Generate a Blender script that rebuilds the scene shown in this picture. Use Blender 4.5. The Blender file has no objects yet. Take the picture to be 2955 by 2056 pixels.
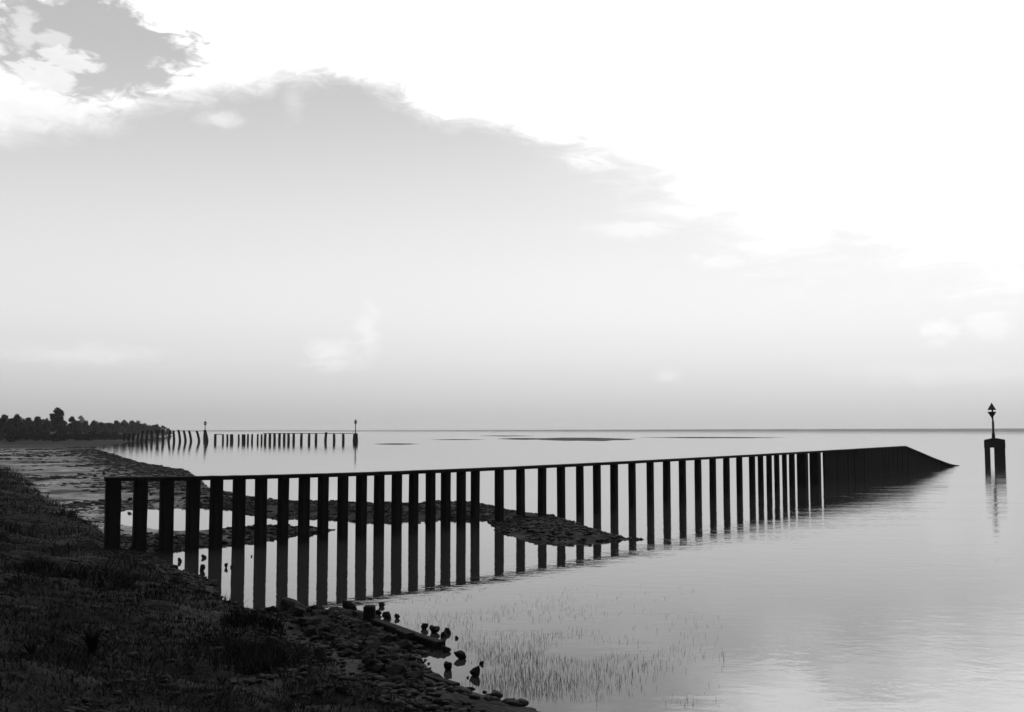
import bpy, math, random
import numpy as np
from mathutils import Vector, noise as mnoise

random.seed(7); rng = np.random.default_rng(7)
scene = bpy.context.scene
COL = scene.collection
R = math.radians

# ------------------------------------------------------------------ camera
CAM_H = 2.6            # eye height above the water
FPX, CX, CY = 3000.0, 1477.5, 1028.0   # focal length and centre in photograph pixels
HORIZON = 1243.0
TILT = math.atan((HORIZON - CY) / FPX)
cam_data = bpy.data.cameras.new('camera')
cam_data.sensor_fit = 'HORIZONTAL'
cam_data.sensor_width = 36.0
cam_data.lens = 36.0 * FPX / 2955.0
cam_data.clip_start = 0.1
cam_data.clip_end = 20000
cam = bpy.data.objects.new('camera', cam_data)
COL.objects.link(cam)
cam.location = (0, 0, CAM_H)
cam.rotation_euler = (R(90) + TILT, 0, 0)
scene.camera = cam

def ray(px, py):
    dx, dy = (px - CX) / FPX, (CY - py) / FPX
    c, s = math.cos(TILT), math.sin(TILT)
    return dx, c - dy * s, s + dy * c

def at_z(px, py, z=0.0):
    x, y, zz = ray(px, py)
    k = (z - CAM_H) / zz
    return (x * k, y * k)

def at_y(px, py, Y):
    x, y, zz = ray(px, py)
    k = Y / y
    return Vector((x * k, Y, CAM_H + zz * k))

def az_el(px, py):
    x, y, z = ray(px, py)
    return math.atan2(x, y), math.atan2(z, math.hypot(x, y))

# ------------------------------------------------------------------ sun, sky, exposure
SUN_EL, SUN_AZ = R(38), R(24)           # ahead and to the right, above the frame
SUN_DIR = Vector((math.sin(SUN_AZ) * math.cos(SUN_EL), math.cos(SUN_AZ) * math.cos(SUN_EL), math.sin(SUN_EL)))
sun_data = bpy.data.lights.new('sun', 'SUN')
sun_data.energy = 0.6
sun_data.angle = R(12)
sun_data.color = (1, 1, 1)
sun = bpy.data.objects.new('sun', sun_data)
COL.objects.link(sun)
sun.rotation_euler = SUN_DIR.to_track_quat('Z', 'Y').to_euler()
sun.location = (0, 0, 60)

scene.view_settings.view_transform = 'Standard'
scene.view_settings.look = 'None'
scene.view_settings.exposure = 0.0
scene.view_settings.gamma = 1.0
scene.view_settings.use_curve_mapping = False
scene.render.engine = 'CYCLES'
scene.cycles.use_denoising = True
scene.cycles.max_bounces = 6
scene.cycles.sample_clamp_indirect = 4.0
scene.cycles.volume_bounces = 0

class NX:
    """tiny wrapper: arithmetic on sockets builds Math nodes"""
    tree = None
    def __init__(self, s): self.s = s
    @staticmethod
    def op(kind, *args, clamp=False):
        n = NX.tree.nodes.new('ShaderNodeMath'); n.operation = kind; n.use_clamp = clamp
        for i, a in enumerate(args):
            if isinstance(a, NX): NX.tree.links.new(a.s, n.inputs[i])
            else: n.inputs[i].default_value = float(a)
        return NX(n.outputs[0])
    def __add__(s, o): return NX.op('ADD', s, o)
    __radd__ = __add__
    def __sub__(s, o): return NX.op('SUBTRACT', s, o)
    def __rsub__(s, o): return NX.op('SUBTRACT', o, s)
    def __mul__(s, o): return NX.op('MULTIPLY', s, o)
    __rmul__ = __mul__
    def __truediv__(s, o): return NX.op('DIVIDE', s, o)
    def clamp(s): return NX.op('ADD', s, 0.0, clamp=True)

def smooth(x, a, b):
    n = NX.tree.nodes.new('ShaderNodeMapRange'); n.interpolation_type = 'SMOOTHSTEP'; n.clamp = True
    NX.tree.links.new(x.s, n.inputs[0])
    for i, v in ((1, a), (2, b), (3, 0.0), (4, 1.0)): n.inputs[i].default_value = v
    return NX(n.outputs[0])

def curve(x, pts, x0, x1, y0, y1):
    """piecewise curve given in real units"""
    n = NX.tree.nodes.new('ShaderNodeFloatCurve')
    t = (x - x0) / (x1 - x0)
    NX.tree.links.new(t.clamp().s, n.inputs[1])
    c = n.mapping.curves[0]
    pts = [((px - x0) / (x1 - x0), (py - y0) / (y1 - y0)) for px, py in pts]
    c.points[0].location = pts[0]; c.points[1].location = pts[-1]
    for p in pts[1:-1]: c.points.new(*p)
    n.mapping.update()
    return NX(n.outputs[0]) * (y1 - y0) + y0

def noise(vec, scale, detail=4.0, rough=0.55, dist=0.0):
    n = NX.tree.nodes.new('ShaderNodeTexNoise'); n.noise_dimensions = '3D'
    NX.tree.links.new(vec, n.inputs['Vector'])
    n.inputs['Scale'].default_value = scale; n.inputs['Detail'].default_value = detail
    n.inputs['Roughness'].default_value = rough; n.inputs['Distortion'].default_value = dist
    return NX(n.outputs[0])

def combine(x, y, z):
    n = NX.tree.nodes.new('ShaderNodeCombineXYZ')
    for i, a in enumerate((x, y, z)):
        if isinstance(a, NX): NX.tree.links.new(a.s, n.inputs[i])
        else: n.inputs[i].default_value = a
    return n.outputs[0]

def build_world():
    w = bpy.data.worlds.new('World'); scene.world = w; w.use_nodes = True
    t = w.node_tree; t.nodes.clear(); NX.tree = t
    out = t.nodes.new('ShaderNodeOutputWorld'); bg = t.nodes.new('ShaderNodeBackground')
    t.links.new(bg.outputs[0], out.inputs[0])
    bg.inputs['Strength'].default_value = 0.1
    sky = t.nodes.new('ShaderNodeTexSky'); sky.sky_type = 'NISHITA'; sky.sun_disc = False
    sky.sun_elevation = SUN_EL; sky.sun_rotation = SUN_AZ
    sky.air_density = 1.0; sky.dust_density = 2.0; sky.ozone_density = 1.0
    bw = t.nodes.new('ShaderNodeRGBToBW'); t.links.new(sky.outputs[0], bw.inputs[0])
    nish = NX(bw.outputs[0])
    tc = t.nodes.new('ShaderNodeTexCoord'); D = tc.outputs['Generated']
    sep = t.nodes.new('ShaderNodeSeparateXYZ'); t.links.new(D, sep.inputs[0])
    x, y, z = NX(sep.outputs[0]), NX(sep.outputs[1]), NX(sep.outputs[2])
    az = NX.op('ARCTAN2', x, y)
    el = NX.op('ARCSINE', NX.op('MINIMUM', NX.op('MAXIMUM', z, -1.0), 1.0))
    dot = t.nodes.new('ShaderNodeVectorMath'); dot.operation = 'DOT_PRODUCT'
    t.links.new(D, dot.inputs[0]); dot.inputs[1].default_value = SUN_DIR
    ang = NX.op('ARCCOSINE', NX.op('MINIMUM', NX(dot.outputs['Value']), 1.0))
    # clear sky: the physical sky seen through the milky air low over the water
    E = lambda py: az_el(CX, py)[1]
    veil = curve(el, [(R(-5), HAZE_V[0]), (R(0), HAZE_V[0])] + [(E(p), v) for p, v in HAZE_P] + [(R(60), HAZE_V[1])],
                 R(-5), R(60), 0.0, 8.0)
    clear = NX.op('POWER', nish, 0.2) * veil
    # cloud sheet: lower edge traced as elevation over azimuth
    edge_px = [(-400, 420), (60, 400), (200, 392), (300, 372), (420, 312), (600, 272), (760, 252), (880, 232), (1000, 240), (1150, 282),
               (1260, 345), (1450, 372), (1550, 418), (1700, 470), (1850, 540), (1980, 640), (2100, 705), (2250, 762),
               (2400, 758), (2500, 742), (2620, 775), (2800, 800), (2900, 845), (3100, 880)]
    edge = curve(az, [az_el(a, b) for a, b in edge_px], R(-34), R(34), 0.0, R(24))
    st = combine(az * 1.0, el * 2.2, 0.3)
    n1 = noise(st, 9.0, 6.0, 0.6, 0.3) - 0.5
    n2 = noise(st, 34.0, 5.0, 0.62, 0.6) - 0.5
    st2 = combine(az * 1.0, el * 4.5, 2.1)
    n3 = noise(st2, 12.0, 5.0, 0.6, 0.8) - 0.5
    fr = smooth(az, R(-4), R(8))            # puffy on the left, wispy on the right
    d = el - edge + (n1 * 0.035 + n2 * 0.03) * (1.0 - fr * 0.6) + n3 * fr * 0.12
    sheet = smooth(d, -0.015, 0.018) * (1.0 - fr) + smooth(d, -0.075, 0.115) * fr
    # blue break in the upper left corner and generic breaks overhead
    a0, e0 = az_el(250, 130)
    da, de = (az - a0), (el - e0)
    hole_r = NX.op('SQRT', (da / 0.088) * (da / 0.088) + (de / 0.046) * (de / 0.046))
    hole = 1.0 - smooth(hole_r + n2 * 1.5 + n1 * 0.9, 0.74, 1.12)
    brk = smooth(noise(D, 2.6, 4.0, 0.55, 0.3), 0.52, 0.62) * smooth(el, R(24), R(34))
    sheet = sheet * (1.0 - hole * 0.95) * (1.0 - brk)
    def puff(px, py, rx, ry, amp, soft=0.5):
        a, e = az_el(px, py)
        u, v = (az - a) / (rx / FPX), (el - e) / (ry / FPX)
        r = NX.op('SQRT', u * u + v * v)
        return (1.0 - smooth(r + n2 * 3.2 + n1 * 1.6, 1.0 - soft, 1.0 + soft)) * amp
    cl = sheet
    for a in ((200, 172, 75, 26, .85, .3), (130, 225, 70, 40, .9, .25), (150, 112, 45, 22, .6, .4), (70, 90, 30, 50, .6, .4),
              (630, 342, 50, 20, .6, .8), (850, 290, 24, 40, .3, .9), (1060, 950, 30, 66, .62, .9), (960, 1020, 70, 40, .62, .9),
              (2700, 950, 60, 40, .5, .7), (2850, 935, 60, 44, .5, .8), (1925, 1087, 28, 16, .4, .9),
              (230, 1025, 180, 26, .4, .9), (2750, 1070, 230, 30, .3, 1.0), (1830, 660, 150, 26, .5, .9), (2080, 755, 90, 22, .5, .9)):
        cl = NX.op('MAXIMUM', cl, puff(*a))
    # cloud light: brightest round the hidden sun
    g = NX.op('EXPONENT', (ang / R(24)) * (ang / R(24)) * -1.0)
    body = 0.46 + 0.44 * (1.0 - smooth(ang, R(50), R(115))) + n1 * 0.35 + n2 * 0.15  # unseen cloud overhead and behind is dimmed to keep ground and posts dark
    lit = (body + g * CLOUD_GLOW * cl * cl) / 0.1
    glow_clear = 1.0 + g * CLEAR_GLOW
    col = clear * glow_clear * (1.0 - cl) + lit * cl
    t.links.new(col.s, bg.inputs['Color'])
    w.cycles.sampling_method = 'MANUAL'; w.cycles.sample_map_resolution = 1024

HAZE_V = (3.5, 3.4)
HAZE_P = [(1230, 3.7), (1200, 3.85), (1150, 4.2), (1080, 4.7), (1000, 5.2), (850, 5.65), (700, 5.5), (600, 5.25), (450, 4.75), (350, 4.4), (100, 3.8)]
CLOUD_GLOW, CLEAR_GLOW = 4.2, 0.0
build_world()

# ------------------------------------------------------------------ materials
MATS = {}
def principled(name, base, rough=0.8, spec=0.3, noise_scale=None, lo=0.7, hi=1.3, bump=0.0, bump_scale=None, attr=None, ior=1.45, stretch=(1, 1, 1), nr=0.65):
    if name in MATS: return MATS[name]
    m = bpy.data.materials.new(name); m.use_nodes = True
    t = m.node_tree; NX.tree = t
    b = t.nodes['Principled BSDF']
    b.inputs['Roughness'].default_value = rough
    b.inputs['Specular IOR Level'].default_value = spec
    b.inputs['IOR'].default_value = ior
    b.inputs['Base Color'].default_value = (base, base, base, 1)
    tc = t.nodes.new('ShaderNodeTexCoord')
    mp = t.nodes.new('ShaderNodeMapping'); mp.inputs['Scale'].default_value = stretch
    t.links.new(tc.outputs['Object'], mp.inputs[0])
    P = mp.outputs[0]
    val = None
    if attr:
        a = t.nodes.new('ShaderNodeAttribute'); a.attribute_name = attr; val = NX(a.outputs['Fac'])
    if noise_scale:
        n = noise(P, noise_scale, 8.0, nr)
        f = smooth(n, 0.3, 0.7) * (hi - lo) + lo
        val = (val if val is not None else base) * f if val is not None else f * base
    if val is not None: t.links.new(val.s, b.inputs['Base Color'])
    if bump:
        bn = t.nodes.new('ShaderNodeBump'); bn.inputs['Strength'].default_value = 1.0; bn.inputs['Distance'].default_value = 1.0
        h = noise(P, bump_scale or noise_scale * 2, 5.0, 0.6) * bump
        t.links.new(h.s, bn.inputs['Height']); t.links.new(bn.outputs[0], b.inputs['Normal'])
    MATS[name] = m
    return m

M_POST = principled('tarred_timber', 0.0045, 0.85, 0.05, 3.0, 0.5, 1.7, 0.012, 14.0, stretch=(1, 1, 0.12))
M_FARPOST = principled('far_timber', 0.006, 0.85, 0.05, 3.0, 0.6, 1.5)
M_IRON = principled('painted_iron', 0.008, 0.6, 0.2, 5.0, 0.6, 1.5)
M_STONE = principled('wet_dark_stone', 0.004, 0.8, 0.06, 6.0, 0.4, 3.0, 0.03, 9.0)
M_GROUND = principled('shore_ground', 0.05, 0.9, 0.05, 0.9, 0.2, 1.75, 0.14, 4.0, attr='tone', nr=0.85)
M_GRASS = principled('grass_blade', 0.009, 0.8, 0.03, 0.35, 0.4, 2.0)
M_REED = principled('reed_stem', 0.01, 0.8, 0.05)
M_LEAF = principled('tree_leaf', 0.02, 0.8, 0.05, 0.15, 0.6, 1.5)
M_HAZED_LEAF = principled('hazed_tree_leaf', 0.10, 0.7, 0.1, 0.15, 0.7, 1.4)  # distance haze is put into this leaf colour
M_BARK = principled('bark', 0.03, 0.9, 0.1, 2.0)
M_FARLAND = principled('far_land', 0.02, 0.9, 0.1, 0.01, 0.7, 1.3)
M_BANK = principled('wet_sand_bank', 0.02, 0.9, 0.05, 0.06, 0.6, 1.4)

def water_material():
    m = bpy.data.materials.new('tidal_water'); m.use_nodes = True
    t = m.node_tree; NX.tree = t
    b = t.nodes['Principled BSDF']
    b.inputs['Base Color'].default_value = (.016, .016, .016, 1)
    b.inputs['Roughness'].default_value = 0.02
    b.inputs['IOR'].default_value = 1.44
    g = t.nodes.new('ShaderNodeNewGeometry'); P = g.outputs['Position']
    sep = t.nodes.new('ShaderNodeSeparateXYZ'); t.links.new(P, sep.inputs[0])
    x, y = NX(sep.outputs[0]), NX(sep.outputs[1])
    open_w = smooth(x + y * 0.15, 0.0, 22.0)        # sheltered pool inside the groyne, open water beyond
    wind = smooth(noise(combine(x * 0.22, y, 0.0), 0.55, 4.0, 0.6, 0.4), 0.44, 0.66)
    fine = noise(combine(x * 0.8, y, 0.0), 5.0, 3.0, 0.55, 0.2) - 0.5
    mid = noise(combine(x * 0.6, y, 4.0), 1.1, 2.0, 0.5, 0.3) - 0.5
    big = noise(combine(x * 0.5, y, 9.0), 0.25, 2.0, 0.5, 0.2) - 0.5
    streak = smooth(noise(combine(x * 0.10, y * 0.45, 7.0), 1.0, 4.0, 0.6, 0.5), 0.46, 0.62)
    rough_w = smooth(x + y * 0.1, 9.0, 30.0) * (streak * 0.9 + 0.1)
    h = fine * (0.0011 + rough_w * 0.005 + open_w * 0.0024 + wind * (0.0004 + open_w * 0.0055)) + mid * (0.0032 + open_w * 0.004) + big * open_w * 0.008
    bn = t.nodes.new('ShaderNodeBump'); bn.inputs['Strength'].default_value = 1.0; bn.inputs['Distance'].default_value = 1.0
    t.links.new(h.s, bn.inputs['Height']); t.links.new(bn.outputs[0], b.inputs['Normal'])
    return m
M_WATER = water_material()

# ------------------------------------------------------------------ object helpers
def link(name, me, mat=None, parent=None, loc=None):
    o = bpy.data.objects.new(name, me); COL.objects.link(o)
    if mat is not None and me is not None and not me.materials: me.materials.append(mat)
    if parent is not None: o.parent = parent
    if loc is not None: o.location = loc
    return o

def tag(o, label, cat, group=None):
    o['label'] = label; o['category'] = cat
    if group: o['group'] = group
    return o

def empty(name, loc):
    o = bpy.data.objects.new(name, None); COL.objects.link(o); o.location = loc
    o.empty_display_size = 0.2
    return o

def mesh(name, verts, faces, smooth_shade=False):
    me = bpy.data.meshes.new(name); me.from_pydata([tuple(v) for v in verts], [], faces); me.update()
    if smooth_shade: me.polygons.foreach_set('use_smooth', [True] * len(me.polygons))
    return me

def mesh_np(name, V, F):
    """V (n,3), F (m,k) with k = 3 or 4"""
    me = bpy.data.meshes.new(name)
    k = F.shape[1]
    me.vertices.add(len(V)); me.vertices.foreach_set('co', np.ascontiguousarray(V, dtype=np.float32).ravel())
    me.loops.add(F.size); me.loops.foreach_set('vertex_index', np.ascontiguousarray(F, dtype=np.int32).ravel())
    me.polygons.add(len(F)); me.polygons.foreach_set('loop_start', np.arange(0, F.size, k, dtype=np.int32))
    me.update(calc_edges=True); me.validate()
    return me

def loft(rings, cap=True):
    n = len(rings[0]); V = [v for r in rings for v in r]; F = []
    for i in range(len(rings) - 1):
        for j in range(n):
            a, b = i * n + j, i * n + (j + 1) % n
            F.append((a, b, b + n, a + n))
    if cap:
        F.append(tuple(reversed(range(n)))); F.append(tuple(range((len(rings) - 1) * n, len(rings) * n)))
    return V, F

def circle(r, z, n=10, cx=0, cy=0, ph=0):
    return [(cx + r * math.cos(ph + 2 * math.pi * k / n), cy + r * math.sin(ph + 2 * math.pi * k / n), z) for k in range(n)]

# ------------------------------------------------------------------ terrain
shore_px = [(1420, 2010), (1330, 1988), (1262, 1962), (1225, 1948), (1222, 1915), (1205, 1885), (1175, 1850), (1140, 1830), (1080, 1803), (1046, 1768),
    (960, 1762), (880, 1768), (800, 1765), (735, 1768), (690, 1756), (650, 1738), (628, 1708), (600, 1676), (560, 1660), (515, 1645),
    (470, 1626), (432, 1612), (425, 1604), (470, 1596), (540, 1584), (640, 1570), (760, 1562), (830, 1547), (950, 1533), (968, 1530),
    (880, 1527), (790, 1524), (720, 1529), (650, 1533), (590, 1540), (520, 1537), (440, 1529), (365, 1518), (335, 1512), (332, 1490), (350, 1472), (430, 1464),
    (500, 1461), (600, 1464), (660, 1468), (722, 1486), (790, 1498), (860, 1494), (962, 1498), (1016, 1505), (1120, 1504), (1218, 1500),
    (1310, 1497), (1400, 1499), (1428, 1514), (1445, 1535), (1485, 1550), (1520, 1562), (1600, 1567), (1700, 1564), (1780, 1561), (1846, 1558),
    (1815, 1557), (1762, 1546), (1700, 1528), (1650, 1508), (1590, 1490), (1530, 1484), (1470, 1476), (1410, 1460), (1350, 1456), (1250, 1456),
    (1120, 1458), (1000, 1456), (880, 1453), (787, 1446), (722, 1434), (658, 1426), (605, 1412), (590, 1392), (562, 1372), (535, 1358), (480, 1349),
    (400, 1335), (335, 1314), (300, 1303), (255, 1297), (205, 1293), (195, 1290), (240, 1287), (300, 1290), (330, 1286), (365, 1279), (410, 1272),
    (440, 1264), (480, 1258), (500, 1252)]
shore = [at_z(a, b) for a, b in shore_px]
shore = shore + [(-700, 1500), (-1600, 1500), (-1600, -300), (60, -300), (22, -20), (9.5, -1.0), (4.0, 5.2), (1.1, 8.9)]
scarp_px = [(1190, 1990), (1120, 1968), (1040, 1935), (960, 1892), (900, 1862), (820, 1815), (740, 1768), (660, 1722), (600, 1690), (520, 1660), (430, 1628), (360, 1600),
    (318, 1575), (305, 1535), (285, 1515), (257, 1500), (207, 1474), (165, 1449), (110, 1414), (60, 1366), (20, 1340)]
scarp = [at_z(a, b, 0.25) for a, b in scarp_px]
scarp = scarp + [(-60, 100), (-110, 150), (-400, 400), (-900, 900), (-1500, 900), (-1500, -300), (55, -300), (19, -20), (7.5, -1.2), (2.2, 5.0)]

def seg_dist(P, poly):
    """signed distance, positive inside"""
    x, y = P[:, 0], P[:, 1]
    d2 = np.full(len(P), 1e18); inside = np.zeros(len(P), bool)
    n = len(poly)
    for i in range(n):
        ax, ay = poly[i]; bx, by = poly[(i + 1) % n]
        ex, ey = bx - ax, by - ay
        L = ex * ex + ey * ey + 1e-12
        t = np.clip(((x - ax) * ex + (y - ay) * ey) / L, 0, 1)
        dx, dy = x - ax - t * ex, y - ay - t * ey
        d2 = np.minimum(d2, dx * dx + dy * dy)
        c = (ay > y) != (by > y)
        with np.errstate(divide='ignore', invalid='ignore'):
            xi = ax + (y - ay) / (by - ay if by != ay else 1e-12) * ex
        inside ^= c & (x < xi)
    d = np.sqrt(d2)
    return np.where(inside, d, -d)

def _hash(ix, iy, s):
    h = (ix * 374761393 + iy * 668265263 + s * 974634777) & 0xFFFFFFFF
    h = ((h ^ (h >> 13)) * 1274126177) & 0xFFFFFFFF
    return ((h ^ (h >> 16)) & 0xFFFF) / 65535.0

def vnoise(x, y, scale, s=0, octaves=3):
    out = np.zeros_like(x); amp, tot = 1.0, 0.0
    for o in range(octaves):
        X, Y = x * scale, y * scale
        ix, iy = np.floor(X).astype(np.int64), np.floor(Y).astype(np.int64)
        fx, fy = X - ix, Y - iy
        fx, fy = fx * fx * (3 - 2 * fx), fy * fy * (3 - 2 * fy)
        v = (_hash(ix, iy, s + o) * (1 - fx) + _hash(ix + 1, iy, s + o) * fx) * (1 - fy) + (_hash(ix, iy + 1, s + o) * (1 - fx) + _hash(ix + 1, iy + 1, s + o) * fx) * fy
        out += amp * v; tot += amp; amp *= 0.5; scale *= 2.03
    return out / tot

def sstep(x, a, b):
    t = np.clip((x - a) / (b - a), 0, 1); return t * t * (3 - 2 * t)

def terrain(P, want_tone=False):
    x, y = P[:, 0], P[:, 1]
    rdist = np.hypot(x, y)
    ds = seg_dist(P, shore); db = seg_dist(P, scarp)
    # ragged waterline
    ds = ds + (vnoise(x, y, 2.2, 3) - 0.5) * np.clip(0.05 + rdist * 0.006, 0, 0.5)
    near = sstep(-rdist, -70, -45)
    # low flats
    flat = 0.12 * (1 - np.exp(-np.maximum(ds, 0) / 0.55)) + 0.05 * (1 - np.exp(-np.maximum(ds, 0) / 4))
    flat = flat + (vnoise(x, y, 3.1, 11) - 0.42) * 0.16 * near * sstep(ds, 0, .5) * sstep(x + 0.36 * y, -4.0, 3.0)
    flat = flat + (vnoise(x, y, 0.5, 15) - 0.5) * 0.10 * sstep(ds, 0.2, 1.5)
    z = np.where(ds > 0, np.maximum(flat, 0.015), np.maximum(ds * 0.35, -0.7))
    # grassy bank: a small scarp, then a slope up to the dyke the camera stands on
    dbn = db + (vnoise(x, y, 1.3, 21) - 0.5) * 0.5
    bank = 0.16 * sstep(dbn, 0.0, 0.30) + 0.85 * sstep(dbn, 0.1, 6.5) + 2.0 * sstep(db, 20, 90)
    bank = bank + ((vnoise(x, y, 3.6, 37) - 0.5) * 0.10 + (vnoise(x, y, 2.0, 31) - 0.5) * 0.14 + (vnoise(x, y, 0.4, 33) - 0.5) * 0.25) * sstep(dbn, 0, 1.5)
    bank = bank * np.clip(sstep(-y, -60, -26) * 0.55 + 0.45, 0, 1)
    z = z + np.where(ds > -0.2, bank, 0)
    # low dunes further along the shore, behind the far groyne
    far = sstep(y, 150, 260)
    z = z + far * sstep(ds, 2, 60) * (1.4 + vnoise(x, y, 0.02, 41) * 1.2)
    if not want_tone: return z
    tone = np.full(len(P), 0.10)
    # open flats beyond the groyne: pale mud with darker weed
    pat = vnoise(x, y * 0.6, 0.55, 51, 4)
    flats = 0.165 + (pat - 0.5) * 0.20 + (vnoise(x, y, 1.9, 57, 3) - 0.5) * 0.10
    flats = flats * (1 - 0.8 * sstep(pat, 0.57, 0.66))
    weed_shore = sstep(-ds, -7.0, -2.0) * sstep(y, 34, 50)      # dark weed belt along the outer waterline
    flats = flats * (1 - 0.78 * weed_shore)
    # stony bars reaching through the groyne
    bars = np.clip(sstep(x + 0.36 * y, -0.5, 3.5), 0, 1) * sstep(-y, -50, -36)
    bars = np.maximum(bars, sstep(-y, -25.2, -24.2))
    tone = flats * (1 - bars) + (0.006 + vnoise(x, y, 1.7, 61, 3) * 0.022) * bars
    grass = sstep(dbn, -0.05, 0.2)
    tone = tone * (1 - grass) + (0.0025 + 0.005 * vnoise(x, y, 2.8, 71, 4) + 0.010 * sstep(vnoise(x, y, 1.3, 75, 4), .58, .7)) * grass
    # pale gravel strip between scarp and rubble
    grav = sstep(-np.abs(db + 0.22), -0.30, -0.06) * sstep(-y, -17.5, -15.5) * sstep(vnoise(x, y, 1.6, 81), 0.35, 0.6)
    tone = tone * (1 - grav) + 0.03 * grav
    tone = np.where(y > 120, (0.010 + 0.02 * sstep(vnoise(x, y, 0.03, 91), 0.5, 0.6)) * sstep(y, 120, 150) + tone * (1 - sstep(y, 120, 150)), tone)
    return z, np.clip(tone, 0.003, 0.2)

def axis(lo, a, b, hi, step, grow):
    mid = list(np.arange(a, b, step)); left, right = [], []
    s, v = step, a
    while v > lo: s *= grow; v -= s; left.append(v)
    s, v = step, mid[-1]
    while v < hi: s *= grow; v += s; right.append(v)
    return np.array(left[::-1] + mid + right)

gx = axis(-1500, -13.5, 6.0, 60, 0.115, 1.045)
gy = axis(-200, 5.0, 34.0, 1500, 0.115, 1.045)
GX, GY = np.meshgrid(gx, gy)
P = np.stack([GX.ravel(), GY.ravel()], 1)
Z, TONE = terrain(P, True)
nx_, ny_ = len(gx), len(gy)
idx = np.arange(nx_ * ny_).reshape(ny_, nx_)
F = np.stack([idx[:-1, :-1].ravel(), idx[:-1, 1:].ravel(), idx[1:, 1:].ravel(), idx[1:, :-1].ravel()], 1)
F = F[(Z[F] > -0.55).any(1)]
me = mesh_np('ground', np.column_stack([P, Z]), F)
a = me.attributes.new('tone', 'FLOAT', 'POINT'); a.data.foreach_set('value', TONE.astype(np.float32))
me.polygons.foreach_set('use_smooth', np.ones(len(me.polygons), bool))
ground = link('ground', me, M_GROUND); ground['kind'] = 'structure'

def gz(x, y): return float(terrain(np.array([[x, y]]))[0])

# water: one sheet to the horizon
W = 7000.0
water = link('water', mesh('water', [(-W, -1500, 0), (W, -1500, 0), (W, W, 0), (-W, W, 0)], [(0, 1, 2, 3)]), M_WATER)
water['kind'] = 'structure'

# far shore across the water
def far_shore():
    V, Fc = [], []
    n = 240
    for i in range(n + 1):
        t = i / n
        px = -900 + t * 4700
        d = 5200 - 2300 * max(0, (px - 600) / 3200)
        x = (px - CX) / FPX * d
        top = CAM_H + d * ((0.6 + 5.2 * max(0.0, min(1.0, (px - 1150) / 1700))) / FPX)
        top += (mnoise.noise((px * 0.01, 0, 0)) * 0.9 + mnoise.noise((px * 0.05, 3, 0)) * 0.6) * (0.4 + 0.6 * min(1, max(0, (px - 1000) / 800)))
        for k, (dy, hz) in enumerate(((0, -0.5), (30, top * .55), (60, top), (90, top), (160, -0.5))):
            V.append((x, d + dy, hz))
    for i in range(n):
        for k in range(4):
            a = i * 5 + k; Fc.append((a, a + 5, a + 6, a + 1))
    o = link('far_shore', mesh('far_shore', V, Fc), M_FARLAND); o['kind'] = 'structure'
far_shore()

# sandbanks showing above the tide
def sandbank(px0, px1, py, thick, seed):
    n = 40; V = []; Fc = []
    d = at_z(CX, py)[1]
    depth = 1.4 * thick * d * d / (FPX * CAM_H)
    for i in range(n + 1):
        t = i / n; prof = max(0.02, math.sin(math.pi * t) ** 1.1)
        wob = mnoise.noise((t * 5, seed, 0)) * 0.35
        x = ((px0 + (px1 - px0) * t) - CX) / FPX * d
        for k in range(7):
            s = k / 6 - 0.5
            z = (0.10 + 0.035 * thick) * prof * (1 - (2 * s) ** 2) - 0.05 + mnoise.noise((t * 14, s * 3, seed)) * 0.05 * prof
            V.append((x, d + (s + wob * 0.6) * depth * prof, z))
    for i in range(n):
        for k in range(6):
            a = i * 7 + k; Fc.append((a, a + 7, a + 8, a + 1))
    o = link('sandbank', mesh('sandbank', V, Fc, True), M_BANK); o['kind'] = 'structure'
for a in ((1215, 1430, 1269.5, 1.6, 1.0), (1360, 1560, 1258.5, 2.2, 2.0), (1480, 1860, 1267.5, 7, 3.0), (1420, 1600, 1267, 4, 7.0), (1800, 2300, 1263.5, 3, 4.0), (1060, 1230, 1282, 2, 5.0)):
    sandbank(*a)

# ------------------------------------------------------------------ the near groyne
edges = [306, 349, 387, 427, 462, 502.5, 539, 578.6, 607, 645, 672, 709.7, 736, 772, 802, 835.5, 861.6, 896, 917, 950, 974, 1006.5, 1026.7, 1060.5,
    1078.6, 1110.8, 1129.5, 1161.8, 1179.3, 1209, 1227.4, 1258, 1271.3, 1302, 1316.4, 1345.6, 1357.9, 1385.5, 1426.3, 1454.9, 1488.6, 1515.3, 1551.2, 1577.6,
    1605.9, 1631.3, 1661, 1684.7, 1710.2, 1734, 1760, 1783.9, 1812.4, 1834.5, 1865, 1886.7, 1912, 1934.9, 1957.9, 1979.4, 2003.3, 2023.9, 2046.3, 2066.2,
    2086, 2105.5, 2123.9, 2142, 2160.4, 2179, 2186, 2202.5, 2210.7, 2227, 2233, 2248.5, 2256, 2270, 2276, 2293, 2299, 2331, 2335.6, 2368]
spans = [(edges[i], edges[i + 1]) for i in range(0, len(edges), 2)]
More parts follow.
